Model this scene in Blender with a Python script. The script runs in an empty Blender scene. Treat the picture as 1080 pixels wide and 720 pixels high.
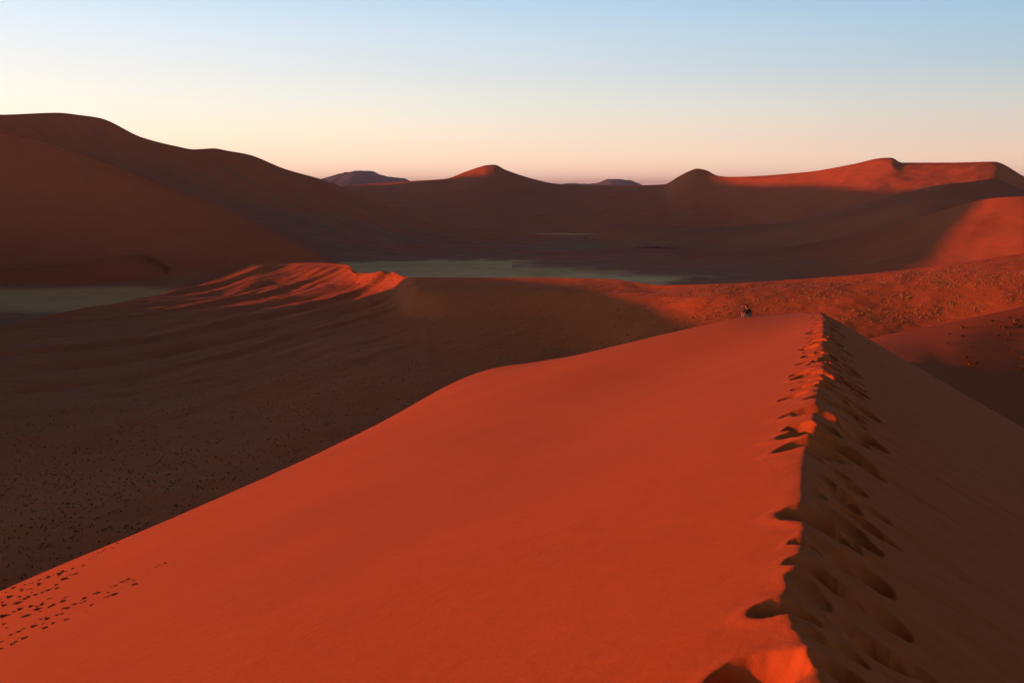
import bpy, math, random
import numpy as np

rng = np.random.default_rng(7)
random.seed(7)
S = bpy.context.scene
COL = S.collection

# ------------------------------------------------------------------ camera
F = 1080.0
HOR = 200.0
PITCH = math.atan((360 - HOR) / F)
cam = bpy.data.cameras.new("camera")
cam_ob = bpy.data.objects.new("camera", cam)
COL.objects.link(cam_ob)
cam.sensor_width = 36.0
cam.lens = 36.0
cam.clip_start = 0.1
cam.clip_end = 120000.0
cam_ob.location = (0, 0, 0)
cam_ob.rotation_euler = (math.pi / 2 - PITCH, 0, 0)
S.camera = cam_ob

# ------------------------------------------------------------------ light
SUN_EL = math.radians(5.0)
SUN_AZ = math.radians(-88.0)          # clockwise from +Y (the viewing direction): sun low on the left
TAN_EL = math.tan(SUN_EL)
sun_dir = np.array([math.sin(SUN_AZ) * math.cos(SUN_EL), math.cos(SUN_AZ) * math.cos(SUN_EL), math.sin(SUN_EL)])
sun = bpy.data.lights.new("sun", 'SUN')
sun.energy = 5.0
sun.color = (1.0, 0.175, 0.032)
sun.angle = math.radians(0.53)
sun_ob = bpy.data.objects.new("sun", sun)
COL.objects.link(sun_ob)
from mathutils import Vector
sun_ob.rotation_euler = Vector(tuple(-sun_dir)).to_track_quat('-Z', 'Y').to_euler()

S.view_settings.view_transform = 'Standard'
S.view_settings.look = 'None'
S.view_settings.exposure = 0.07
S.view_settings.gamma = 1.0
S.view_settings.use_curve_mapping = False


def lin(*c):
    return tuple((x / 255 / 12.92 if x / 255 <= .04045 else ((x / 255 + .055) / 1.055) ** 2.4) for x in c)


world = bpy.data.worlds.new("World")
S.world = world
world.use_nodes = True
wt = world.node_tree
wt.nodes.clear()
N = wt.nodes.new
L = wt.links.new
wout = N('ShaderNodeOutputWorld')
bg = N('ShaderNodeBackground')
bg.inputs['Strength'].default_value = 0.98
L(bg.outputs[0], wout.inputs[0])
tc = N('ShaderNodeTexCoord')
nrm = N('ShaderNodeVectorMath'); nrm.operation = 'NORMALIZE'
L(tc.outputs['Generated'], nrm.inputs[0])
sep = N('ShaderNodeSeparateXYZ')
L(nrm.outputs[0], sep.inputs[0])


def math_node(op, a, b=None, clamp=False):
    n = N('ShaderNodeMath'); n.operation = op; n.use_clamp = clamp
    for i, v in enumerate((a, b)):
        if v is None:
            continue
        if isinstance(v, (int, float)):
            n.inputs[i].default_value = v
        else:
            L(v, n.inputs[i])
    return n.outputs[0]


elev = math_node('ARCSINE', sep.outputs['Z'])
edeg = math_node('MULTIPLY', elev, 180 / math.pi)
efac = math_node('DIVIDE', edeg, 30.0, True)        # ramp runs from the horizon to 30 degrees up


def ramp(stops):
    r = N('ShaderNodeValToRGB')
    L(efac, r.inputs[0])
    el = r.color_ramp.elements
    while len(el) > 1:
        el.remove(el[-1])
    for i, (deg, c) in enumerate(stops):
        e = el[0] if i == 0 else el.new(deg / 30)
        e.position = deg / 30
        e.color = (*c, 1)
    return r.outputs[0]


def el_of(py):
    return math.degrees(math.atan((HOR - py) / F))


ramp_sun = ramp([(0, (1.58, .98, .69)), (el_of(170), (1.46, 1.09, .76)), (el_of(140), (1.26, 1.10, .85)), (el_of(112), (1.10, 1.06, .92)),
                 (el_of(85), lin(254, 254, 248)), (el_of(45), lin(236, 247, 254)), (el_of(0), lin(206, 235, 252)), (16, lin(150, 185, 220)), (30, lin(72, 100, 142))])
ramp_far = ramp([(0, (1.24, .72, .54)), (el_of(180), (1.15, .80, .58)), (el_of(150), (.88, .70, .57)), (el_of(115), (.68, .69, .63)),
                 (el_of(80), lin(187, 207, 218)), (el_of(40), lin(170, 202, 223)), (el_of(0), lin(151, 191, 226)), (16, lin(110, 148, 190)), (30, lin(60, 86, 128))])
hl = N('ShaderNodeVectorMath'); hl.operation = 'DOT_PRODUCT'
hv = N('ShaderNodeCombineXYZ')
L(sep.outputs['X'], hv.inputs[0]); L(sep.outputs['Y'], hv.inputs[1])
hn = N('ShaderNodeVectorMath'); hn.operation = 'NORMALIZE'
L(hv.outputs[0], hn.inputs[0])
L(hn.outputs[0], hl.inputs[0])
hl.inputs[1].default_value = (math.sin(SUN_AZ), math.cos(SUN_AZ), 0)
taz = math_node('DIVIDE', math_node('ADD', hl.outputs['Value'], 0.416), 0.895, True)
mixaz = N('ShaderNodeMix'); mixaz.data_type = 'RGBA'
L(taz, mixaz.inputs['Factor']); L(ramp_far, mixaz.inputs[6]); L(ramp_sun, mixaz.inputs[7])
gl = math_node('MULTIPLY', math_node('DIVIDE', math_node('SUBTRACT', hl.outputs['Value'], 0.52), 0.48, True), math_node('SUBTRACT', 1.0, math_node('DIVIDE', edeg, 22.0, True)))
glow = N('ShaderNodeVectorMath'); glow.operation = 'SCALE'
glow.inputs[0].default_value = (1.3, .8, .42)
L(gl, glow.inputs['Scale'])
withglow = N('ShaderNodeVectorMath'); withglow.operation = 'ADD'
L(mixaz.outputs[2], withglow.inputs[0]); L(glow.outputs[0], withglow.inputs[1])
sky = N('ShaderNodeTexSky')
sky.sky_type = 'NISHITA'
sky.sun_disc = False
sky.sun_elevation = SUN_EL
sky.sun_rotation = SUN_AZ
sky.altitude = 600
SKY_STRENGTH = 0.056
skm = N('ShaderNodeVectorMath'); skm.operation = 'MULTIPLY'
skm.inputs[1].default_value = (SKY_STRENGTH, SKY_STRENGTH * .68, SKY_STRENGTH * .40)
L(sky.outputs[0], skm.inputs[0])
tz = math_node('DIVIDE', math_node('SUBTRACT', edeg, 16.0), 16.0, True)
mixz = N('ShaderNodeMix'); mixz.data_type = 'RGBA'
L(tz, mixz.inputs['Factor']); L(withglow.outputs[0], mixz.inputs[6]); L(skm.outputs[0], mixz.inputs[7])
L(mixz.outputs[2], bg.inputs[0])


# ------------------------------------------------------------------ numeric helpers
def ray(px, py):
    """direction through photo pixel (1080 wide), scaled so that its y component is 1"""
    px = np.asarray(px, float); py = np.asarray(py, float)
    x = (px - 540) / F
    z = (360 - py) / F
    dy = math.cos(PITCH) + z * math.sin(PITCH)
    dz = -math.sin(PITCH) + z * math.cos(PITCH)
    return x / dy, dz / dy


def at(px, py, Y):
    rx, rz = ray(px, py)
    return np.stack([rx * Y, np.asarray(Y, float) * np.ones_like(rx), rz * Y], -1)


def project(X, Y, Z):
    d = Y * math.cos(PITCH) - Z * math.sin(PITCH)
    u = Y * math.sin(PITCH) + Z * math.cos(PITCH)
    return 540 + F * X / d, 360 - F * u / d


def pchip(xk, yk, xq):
    """monotone cubic through knots; xk (K,), yk (K,...) , xq (M,)"""
    xk = np.asarray(xk, float); yk = np.asarray(yk, float); xq = np.asarray(xq, float)
    h = np.diff(xk)
    sh = (-1,) + (1,) * (yk.ndim - 1)
    d = np.diff(yk, axis=0) / h.reshape(sh)
    m = np.zeros_like(yk)
    if len(xk) > 2:
        w1 = (2 * h[1:] + h[:-1]).reshape(sh); w2 = (h[1:] + 2 * h[:-1]).reshape(sh)
        a, b = d[:-1], d[1:]
        ok = a * b > 0
        den = np.where(ok, w1 / np.where(ok, a, 1) + w2 / np.where(ok, b, 1), 1)
        m[1:-1] = np.where(ok, (w1 + w2) / den, 0)
    m[0], m[-1] = d[0], d[-1]
    i = np.clip(np.searchsorted(xk, xq) - 1, 0, len(xk) - 2)
    hh = h[i].reshape((-1,) + (1,) * (yk.ndim - 1))
    t = ((xq - xk[i]) / h[i]).reshape(hh.shape)
    t2, t3 = t * t, t * t * t
    out = (2 * t3 - 3 * t2 + 1) * yk[i] + (t3 - 2 * t2 + t) * hh * m[i] + (-2 * t3 + 3 * t2) * yk[i + 1] + (t3 - t2) * hh * m[i + 1]
    lo = (xq < xk[0]).reshape(hh.shape); hi = (xq > xk[-1]).reshape(hh.shape)
    out = np.where(lo, yk[0] + m[0] * (xq - xk[0]).reshape(hh.shape), out)
    out = np.where(hi, yk[-1] + m[-1] * (xq - xk[-1]).reshape(hh.shape), out)
    return out


_perm = rng.permutation(512)
_perm = np.concatenate([_perm, _perm, _perm])
_ang = rng.random(2048) * 2 * math.pi


def perlin(x, y):
    xi = np.floor(x).astype(np.int64); yi = np.floor(y).astype(np.int64)
    xf = x - xi; yf = y - yi
    u = xf ** 3 * (xf * (xf * 6 - 15) + 10); v = yf ** 3 * (yf * (yf * 6 - 15) + 10)

    def g(ix, iy, dx, dy):
        a = _ang[_perm[(ix & 511)] + (iy & 511)]
        return np.cos(a) * dx + np.sin(a) * dy
    n00 = g(xi, yi, xf, yf); n10 = g(xi + 1, yi, xf - 1, yf)
    n01 = g(xi, yi + 1, xf, yf - 1); n11 = g(xi + 1, yi + 1, xf - 1, yf - 1)
    return (n00 * (1 - u) + n10 * u) * (1 - v) + (n01 * (1 - u) + n11 * u) * v


def fbm(x, y, octaves=4, gain=.5):
    s = 0; a = 1
    for o in range(octaves):
        s = s + a * perlin(x + 17.3 * o, y - 9.1 * o); a *= gain; x = x * 2; y = y * 2
    return s


def sstep(a, b, x):
    t = np.clip((x - a) / (b - a), 0, 1)
    return t * t * (3 - 2 * t)


def grid_mesh(name, P, mat, attrs=None, smooth=True):
    """P (R,C,3) grid of points -> one mesh object facing up"""
    R, C = P.shape[:2]
    me = bpy.data.meshes.new(name)
    me.vertices.add(R * C)
    me.vertices.foreach_set('co', P.reshape(-1).astype(np.float32))
    idx = np.arange(R * C).reshape(R, C)
    q = np.stack([idx[:-1, :-1], idx[:-1, 1:], idx[1:, 1:], idx[1:, :-1]], -1).reshape(-1, 4)
    a = P.reshape(-1, 3)
    k = q[len(q) // 2]
    nz = np.cross(a[k[1]] - a[k[0]], a[k[3]] - a[k[0]])[2]
    if nz < 0:
        q = q[:, ::-1]
    me.loops.add(q.size)
    me.loops.foreach_set('vertex_index', q.reshape(-1).astype(np.int32))
    me.polygons.add(len(q))
    me.polygons.foreach_set('loop_start', np.arange(0, q.size, 4, dtype=np.int32))
    me.polygons.foreach_set('use_smooth', np.ones(len(q), bool))
    me.update(calc_edges=True)
    for k, v in (attrs or {}).items():
        at_ = me.attributes.new(k, 'FLOAT', 'POINT')
        at_.data.foreach_set('value', np.broadcast_to(v, (R, C)).reshape(-1).astype(np.float32))
    ob = bpy.data.objects.new(name, me)
    COL.objects.link(ob)
    me.materials.append(mat)
    return ob


def tag(o, label=None, cat=None, group=None, kind=None):
    if label: o['label'] = label
    if cat: o['category'] = cat
    if group: o['group'] = group
    if kind: o['kind'] = kind
    return o


# ------------------------------------------------------------------ materials
def sand_material(name, near=False, rough=1.0):
    m = bpy.data.materials.new(name)
    m.use_nodes = True
    t = m.node_tree
    nd, lk = t.nodes, t.links
    b = nd['Principled BSDF']
    b.inputs['Roughness'].default_value = 0.95
    b.inputs['Specular IOR Level'].default_value = 0.1
    geo = nd.new('ShaderNodeNewGeometry')

    def noise(scale, detail=4, vec=None, rough=.55):
        n = nd.new('ShaderNodeTexNoise')
        n.inputs['Scale'].default_value = scale
        n.inputs['Detail'].default_value = detail
        n.inputs['Roughness'].default_value = rough
        lk.new(vec or geo.outputs['Position'], n.inputs['Vector'])
        return n.outputs['Fac']

    def mix(f, a, c):
        n = nd.new('ShaderNodeMix'); n.data_type = 'RGBA'
        if isinstance(f, (int, float)):
            n.inputs['Factor'].default_value = f
        else:
            lk.new(f, n.inputs['Factor'])
        for s, v in ((6, a), (7, c)):
            if isinstance(v, tuple):
                n.inputs[s].default_value = (*v, 1)
            else:
                lk.new(v, n.inputs[s])
        return n.outputs[2]

    def mr(v, a, b_, c=0., d=1.):
        n = nd.new('ShaderNodeMapRange')
        lk.new(v, n.inputs[0])
        for i, x in enumerate((a, b_, c, d)):
            n.inputs[i + 1].default_value = x
        return n.outputs[0]

    def mul(a, b_):
        n = nd.new('ShaderNodeMath'); n.operation = 'MULTIPLY'
        for i, v in enumerate((a, b_)):
            if isinstance(v, (int, float)): n.inputs[i].default_value = v
            else: lk.new(v, n.inputs[i])
        return n.outputs[0]

    def attr(k):
        n = nd.new('ShaderNodeAttribute'); n.attribute_name = k
        return n.outputs['Fac']
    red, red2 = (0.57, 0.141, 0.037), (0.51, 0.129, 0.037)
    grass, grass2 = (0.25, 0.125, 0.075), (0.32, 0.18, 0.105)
    pan, pan2 = (0.88, 0.61, 0.31), (0.70, 0.45, 0.22)
    if near:
        c = mix(mr(noise(.12, 5), .35, .65), red, red2)
        c = mix(mul(mr(noise(220., 2), .3, .7), .35), c, (0.32, 0.10, 0.045))
    else:
        c = mix(mr(noise(.012, 6), .35, .65), red, red2)
        c = mix(mul(mr(noise(.35, 4), .45, .75), .3), c, (0.29, 0.11, 0.06))
        c = mix(attr('rust'), c, (0.35, 0.082, 0.030))  # darker red mixed into the sand colour, in place of deeper shade
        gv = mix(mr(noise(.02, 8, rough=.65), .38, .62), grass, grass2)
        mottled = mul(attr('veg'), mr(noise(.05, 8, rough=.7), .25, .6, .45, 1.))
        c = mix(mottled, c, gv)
        pv = mix(mr(noise(.012, 8, rough=.65), .42, .62), pan, pan2)
        c = mix(attr('pan'), c, pv)
    lk.new(c, b.inputs['Base Color'])
    bp = nd.new('ShaderNodeBump')
    if near:
        bp.inputs['Distance'].default_value = 1.0
        bp.inputs['Strength'].default_value = 1.0
        mp = nd.new('ShaderNodeMapping')
        mp.inputs['Rotation'].default_value = (0, 0, math.radians(28))
        lk.new(geo.outputs['Position'], mp.inputs['Vector'])
        w = nd.new('ShaderNodeTexWave')
        w.inputs['Scale'].default_value = 1.6
        w.inputs['Distortion'].default_value = 5.0
        w.inputs['Detail'].default_value = 3.0
        w.inputs['Detail Scale'].default_value = .6
        lk.new(mp.outputs[0], w.inputs['Vector'])
        a = mul(w.outputs['Fac'], mul(mr(noise(.25, 3), .42, .68), .0022))
        g = mul(noise(160., 2), .0012)
        s = nd.new('ShaderNodeMath'); s.operation = 'ADD'
        lk.new(a, s.inputs[0]); lk.new(g, s.inputs[1])
        s2 = nd.new('ShaderNodeMath'); s2.operation = 'ADD'
        lk.new(s.outputs[0], s2.inputs[0]); lk.new(mul(noise(2.2, 8, rough=.62), .022), s2.inputs[1])
        lk.new(s2.outputs[0], bp.inputs['Height'])
    else:
        bp.inputs['Distance'].default_value = 1.0
        bp.inputs['Strength'].default_value = 1.0
        ad = nd.new('ShaderNodeMath'); ad.operation = 'ADD'
        lk.new(mul(noise(.25, 6, rough=.65), .28 * rough), ad.inputs[0]); lk.new(mul(noise(.03, 6, rough=.6), 1.3 * rough), ad.inputs[1])
        lk.new(ad.outputs[0], bp.inputs['Height'])
    lk.new(bp.outputs[0], b.inputs['Normal'])
    return m


def plain_material(name, c, var=.25, scale=20., rough=.9):
    m = bpy.data.materials.new(name)
    m.use_nodes = True
    nd, lk = m.node_tree.nodes, m.node_tree.links
    b = nd['Principled BSDF']
    b.inputs['Roughness'].default_value = rough
    b.inputs['Specular IOR Level'].default_value = .2
    n = nd.new('ShaderNodeTexNoise'); n.inputs['Scale'].default_value = scale
    g = nd.new('ShaderNodeNewGeometry'); lk.new(g.outputs['Position'], n.inputs['Vector'])
    x = nd.new('ShaderNodeMix'); x.data_type = 'RGBA'
    lk.new(n.outputs['Fac'], x.inputs['Factor'])
    x.inputs[6].default_value = (*[v * (1 - var) for v in c], 1)
    x.inputs[7].default_value = (*[v * (1 + var) for v in c], 1)
    lk.new(x.outputs[2], b.inputs['Base Color'])
    return m


SAND = sand_material("red_sand", near=True)
FARSAND = sand_material("dune_sand")
FLANKSAND = sand_material("smooth_dune_sand", rough=.25)
ROCK = plain_material("mountain_rock", (0.12, 0.11, 0.125), .3, .004)
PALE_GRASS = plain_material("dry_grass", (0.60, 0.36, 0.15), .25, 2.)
SIDE_GRASS = plain_material("bush_grass", (0.23, 0.115, 0.045), .3, 2.)
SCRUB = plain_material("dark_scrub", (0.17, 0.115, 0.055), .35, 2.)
DARK_GRASS = plain_material("green_grass", (0.13, 0.115, 0.05), .35, 3.)


# ------------------------------------------------------------------ terrain built from crest and foot lines
class Loft:
    """Dune whose columns fan out from the viewer's bearing; rows = lists of (bearing pixel, row pixel, distance),
    first the crest, then lines down the near face; the far face falls at `back`."""

    def __init__(self, rows, step=2.0, back=.45, back_len=260, nf=150, nb=40, rnd=0.0, stretch=None):
        lo = max(r[0][0] for r in rows); hi = min(r[-1][0] for r in rows)
        self.px = np.arange(lo, hi + .1, step)
        Ys, Zs = [], []
        for r in rows:
            if len(r[0]) == 4:                      # (bearing, None, distance, height)
                Y = pchip([a[0] for a in r], [a[2] for a in r], self.px)
                Ys.append(Y); Zs.append(pchip([a[0] for a in r], [a[3] for a in r], self.px))
                continue
            r = np.array(r, float)
            py = pchip(r[:, 0], r[:, 1], self.px); Y = pchip(r[:, 0], r[:, 2], self.px)
            if stretch:
                Y = Y * pchip([a for a, _ in stretch], [b for _, b in stretch], self.px)
            Ys.append(Y); Zs.append(at(self.px, py, Y)[:, 2])
        Ys = np.array(Ys); Zs = np.array(Zs)
        k = np.arange(len(rows), dtype=float)
        q = np.linspace(0, len(rows) - 1, nf)
        Y = pchip(k, np.log(Ys), q); Y = np.exp(Y)
        Z = pchip(k, Zs, q)
        t = np.linspace(1, 0, nb, endpoint=False) ** 1.6
        Yb = Ys[0][None] + t[:, None] * back_len
        Zb = Zs[0][None] - back * (Yb - Ys[0][None])
        self.nb = nb
        self.Y = np.concatenate([Yb, Y]); self.Z = np.concatenate([Zb, Z])
        if rnd:
            d = self.Y - Ys[0][None]
            self.Z = self.Z - rnd * np.exp(-np.abs(d) / (rnd * 6))
        self.X = ((self.px - 540) / F)[None] * (self.Y * math.cos(PITCH) - self.Z * math.sin(PITCH))
        self.v = np.concatenate([-t, q])       # -1..0 behind the crest, 0.. down the near face
        self.front = sstep(0.0, .25, self.v)[:, None]

    def lift(self, dz):
        self.Z = self.Z + dz

    def ridge(self, pts, h, wl, wr, fade=.15):
        """asymmetric ridge along a line of (px, py) lying on the near face: gentle on the left/far side (wl), steep on the near side (wr)"""
        line = np.array([self.pick(*p) for p in pts])
        line = line[:, :2]
        best = np.full(self.X.shape, 1e9); along = np.zeros(self.X.shape); side = np.zeros(self.X.shape)
        seg = np.linalg.norm(np.diff(line, axis=0), axis=1); cum = np.concatenate([[0], np.cumsum(seg)])
        for i in range(len(line) - 1):
            a, b = line[i], line[i + 1]
            dx, dy = (b - a) / seg[i]
            rx, ry = self.X - a[0], self.Y - a[1]
            s = np.clip(rx * dx + ry * dy, 0, seg[i])
            ex, ey = rx - s * dx, ry - s * dy
            d = np.hypot(ex, ey)
            m = d < best
            best = np.where(m, d, best); along = np.where(m, (cum[i] + s) / cum[-1], along)
            side = np.where(m, np.sign(dx * ry - dy * rx), side)
        # side > 0 : left of the travel direction
        w = np.where(side > 0, wl, wr)
        prof = np.clip(1 - best / w, 0, 1)
        prof = np.where(side > 0, prof * prof * (1.6 - .6 * prof), prof * (1.25 - .25 * prof))
        amp = sstep(0, fade, along) * sstep(0, fade, 1 - along)
        self.Z = self.Z + h * prof * amp

    def pick(self, px, py):
        j = int(np.clip(np.argmin(np.abs(self.px - px)), 0, len(self.px) - 1))
        sl = slice(self.nb, None)
        Y, Z = self.Y[sl, j], self.Z[sl, j]
        _, pr = project(0 * Y, Y, Z)
        for i in range(len(Y) - 1, 0, -1):
            if (pr[i] - py) * (pr[i - 1] - py) <= 0:
                t = (py - pr[i]) / (pr[i - 1] - pr[i] + 1e-9)
                return np.array([self.X[sl, j][i] * (1 - t) + self.X[sl, j][i - 1] * t, Y[i] * (1 - t) + Y[i - 1] * t, Z[i] * (1 - t) + Z[i - 1] * t])
        i = int(np.argmin(np.abs(pr - py)))
        return np.array([self.X[sl, j][i], Y[i], Z[i]])

    def build(self, name, label, veg=0., pan=None, mat=None, rust=0.):
        if pan is None:
            pan = pan_at(self.X, self.Y) * sstep(-96.5, -100.5, self.Z)
        P = np.stack([self.X, self.Y, self.Z], -1)
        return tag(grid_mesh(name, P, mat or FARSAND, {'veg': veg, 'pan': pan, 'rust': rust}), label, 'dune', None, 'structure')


def pan_at(X, Y):
    """where the pale dry grass flats lie"""
    n = fbm(X / 200, Y / 300, 5, .6)
    n2 = fbm(X / 60, Y / 120, 4, .6)

    def blob(cx, cy, rx, ry, rot=0.):
        c, s = math.cos(rot), math.sin(rot)
        dx, dy = X - cx, Y - cy
        u, v = (dx * c + dy * s) / rx, (-dx * s + dy * c) / ry
        return np.sqrt(u * u + v * v)
    p = sstep(1.08, .80, blob(-12, 1262, 262, 185, -.42) + .32 * n + .28 * n2)
    p = np.maximum(p, .62 * sstep(1.08, .85, blob(-425, 940, 175, 135, .2) + .45 * n + .3 * n2))
    p = np.maximum(p, sstep(1.2, .6, blob(75, 2310, 170, 50, -.1) + .2 * n))
    return np.clip(p, 0, 1)


# ---- desert floor: one sheet to the horizon
def radial_floor():
    r = np.concatenate([np.linspace(5, 600, 30), np.geomspace(640, 40000, 400)])
    th = np.linspace(-math.pi, math.pi, 721)
    dense = np.sort(np.concatenate([th, np.radians(np.linspace(-40, 40, 400)) + 1e-4]))
    R, T = np.meshgrid(r, dense, indexing='ij')
    X, Y = R * np.sin(T), R * np.cos(T)
    Z = np.full_like(X, -100.0) + 1.5 * fbm(X / 260, Y / 260, 3)
    p = pan_at(X, Y)
    n = fbm(X / 300, Y / 420, 5, .6)
    veg = np.clip(.85 + n, 0, 1)
    return tag(grid_mesh("ground", np.stack([X, Y, Z], -1), FARSAND, {'veg': veg, 'pan': np.clip(p, 0, 1)}),
               "flat grassy desert floor with pale dry pans between the dunes", "ground", None, 'structure')


radial_floor()

# ---- middle dune with the dark hollow in front of it
mid = Loft([
    [(-500, 480, 560), (-250, 420, 620), (0, 344, 720), (100, 324, 820), (160, 312, 890), (200, 304, 960), (235, 291, 1030), (275, 277.5, 1060), (330, 277, 1000), (366, 279, 930), (378, 288, 860),
     (390, 288, 830), (412, 286.5, 800), (425, 291, 720), (440, 292.5, 660), (500, 292.5, 610), (560, 292.5, 563), (640, 294, 511), (700, 300.5, 464), (760, 299, 440), (860, 293, 400), (960, 284, 364), (1080, 267, 327), (1300, 240, 285), (1700, 200, 240)],
    [(-500, 490, 480), (-250, 425, 520), (0, 362, 600), (100, 345, 690), (200, 328, 780), (250, 322, 800), (300, 317, 810), (366, 311, 790), (412, 309, 710), (440, 308, 600), (500, 307, 555), (560, 306, 515), (640, 307, 468), (700, 312, 428), (760, 311, 406), (860, 306, 372), (960, 296, 340), (1080, 281, 309), (1300, 255, 268), (1700, 225, 220)],
    [(-500, 520, 380), (-250, 440, 420), (0, 400, 470), (100, 392, 490), (200, 376, 540), (300, 354, 590), (400, 342, 580), (500, 338, 500), (600, 337, 455), (700, 336, 400), (800, 334, 370), (900, 322, 340), (1000, 312, 312), (1080, 302, 290), (1300, 290, 250), (1700, 270, 200)],
    [(-500, 600, 260), (-250, 520, 280), (0, 480, 300), (100, 470, 310), (200, 450, 330), (300, 430, 345), (400, 415, 355), (500, 400, 372), (600, 386, 385), (700, 375, 355), (800, 364, 338), (900, 354, 314), (1000, 350, 288), (1080, 342, 268), (1300, 340, 225), (1700, 330, 180)],
    [(-500, 700, 165), (-250, 640, 165), (0, 605, 170), (200, 570, 185), (400, 565, 190), (600, 525, 205), (800, 485, 215), (1000, 452, 210), (1080, 442, 205), (1300, 425, 180), (1700, 400, 150)],
    [(-500, 1100, 75), (0, 1000, 80), (400, 980, 80), (800, 900, 90), (1080, 760, 95), (1300, 700, 95), (1700, 640, 95)],
], step=1.5, back=.32, back_len=220, nf=380, stretch=[(-500, 1), (740, 1), (860, 1.06), (960, 1.14), (1080, 1.24), (1300, 1.42), (1700, 1.75)])
mid.lift(mid.front * (1.3 * fbm(mid.X / 55, mid.Y / 40, 3) + .5 * fbm(mid.X / 14, mid.Y / 11, 4, .55)))
# slanting sand fingers running down to the left off the crest, gentle towards the sun, steep on the other side
fc = mid.X * .82 - mid.Y * .57 + 16 * fbm(mid.X / 120, mid.Y / 160, 3) + 3 * fbm(mid.X / 30, mid.Y / 40, 2)
fa = mid.X * .57 + mid.Y * .82
ff = (fc / 58.0) % 1.0
saw = np.where(ff < .72, ff / .72, (1 - ff) / .28)
saw = saw * saw * (3 - 2 * saw) * .35 + saw * .65
ff2 = ((fc + 9 * fbm(mid.X / 50, mid.Y / 60, 2)) / 23.0) % 1.0
saw2 = np.where(ff2 < .7, ff2 / .7, (1 - ff2) / .3)
fade = sstep(.02, .22, mid.v)[:, None] * sstep(480, 400, mid.px)[None] * (1 - .45 * sstep(1.0, 2.6, mid.v)[:, None]) * sstep(3.4, 2.4, mid.v)[:, None]
mid.lift(fade * (5.2 * (.55 + .9 * fbm(fc / 150, fa / 240, 2)) * saw + 1.3 * saw2))
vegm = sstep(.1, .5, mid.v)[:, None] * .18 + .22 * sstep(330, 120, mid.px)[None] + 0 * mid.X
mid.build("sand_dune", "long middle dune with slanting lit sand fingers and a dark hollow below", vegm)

# ---- small lit dune right behind the front ridge
side = Loft([
    [(700, 420, 110), (800, 392, 118), (880, 366, 127), (915, 357.5, 128), (1000, 340, 133), (1080, 323, 137.5), (1300, 280, 146), (1600, 240, 152)],
    [(700, 440, 102), (800, 410, 108), (880, 376, 117), (915, 368, 117), (1000, 366, 117), (1080, 362, 120), (1300, 330, 126), (1600, 290, 130)],
    [(700, 480, 88), (800, 440, 96), (880, 392, 108), (915, 385, 108), (960, 387, 106), (1000, 394, 104), (1080, 417, 97), (1300, 450, 95), (1600, 430, 95)],
    [(700, 520, 75), (800, 470, 82), (880, 425, 90), (915, 420, 90), (1000, 438, 84), (1080, 466, 79), (1300, 540, 70), (1600, 560, 65)],
    [(700, 800, 45), (800, 700, 45), (880, 650, 45), (1000, 640, 45), (1080, 640, 45), (1300, 700, 42), (1600, 700, 40)],
], step=1.5, back=.35, back_len=90, nf=220)
side.lift(side.front * (.03 * fbm(side.X / 12, side.Y / 12, 3)))
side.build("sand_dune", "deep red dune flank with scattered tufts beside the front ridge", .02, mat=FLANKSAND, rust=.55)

# ---- big left dune: near crest and slip face
left_near = Loft([
    [(-700, 20, 1650), (-300, 70, 1500), (-120, 108, 1450), (0, 138, 1370), (60, 152, 1350), (110, 170, 1330), (170, 193, 1300), (230, 215, 1260), (290, 243, 1190), (320, 258, 1150), (334, 263.5, 1130), (345, 270, 1115), (380, 290, 1080)],
    [(-700, 140, 1560), (-300, 170, 1400), (0, 215, 1290), (110, 228, 1260), (230, 250, 1175), (290, 258, 1145), (334, 267, 1115), (345, 273, 1100), (380, 292, 1070)],
    [(-700, 300, 1300), (-300, 290, 1200), (0, 267, 1190), (110, 266, 1180), (150, 270, 1150), (230, 281, 1100), (290, 274, 1110), (334, 271, 1100), (345, 276, 1085), (380, 294, 1060)],
    [(-700, 335, 1100), (-300, 315, 1080), (0, 292, 1085), (110, 290, 1095), (230, 292, 1060), (290, 290, 1060), (334, 281, 1070), (345, 285, 1060), (380, 300, 1040)],
    [(-700, None, 960, -106), (-300, None, 980, -106), (0, None, 985, -104), (110, None, 990, -104), (230, None, 960, -104), (290, None, 950, -104), (380, None, 930, -104)],
], step=2.0, back=.42, back_len=500, nf=190, rnd=.8)
left_near.lift(left_near.front * (2.5 * fbm(left_near.X / 130, left_near.Y / 90, 5, .55)))
left_near.build("sand_dune", "red slip face of the big dune with its crest slanting down to the right", .18 + .5 * sstep(2.3, 3.2, left_near.v)[:, None] + .75 * sstep(-.0, -.02, left_near.v)[:, None] + 0 * left_near.X, rust=.8)  # whole face coloured darker red to stand for shade the light lacks

foot = Loft([
    [(-400, 292, 1040), (0, 286, 1075), (60, 282.5, 1085), (100, 277.5, 1100), (146, 269, 1130), (175, 279, 1120)],
    [(-400, 320, 1000), (0, 309, 1035), (60, 299, 1050), (100, 290, 1070), (146, 277, 1090), (175, 284, 1090)],
    [(-400, None, 970, -106), (0, None, 1010, -106), (60, None, 1020, -106), (100, None, 1040, -105), (146, None, 1060, -104), (175, None, 1070, -104)],
], step=2.0, back=.02, back_len=80, nf=60)
foot.build("sand_dune", "low dark red sand step at the foot of the big dune beside the pale pan", .05, rust=1.0)

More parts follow.
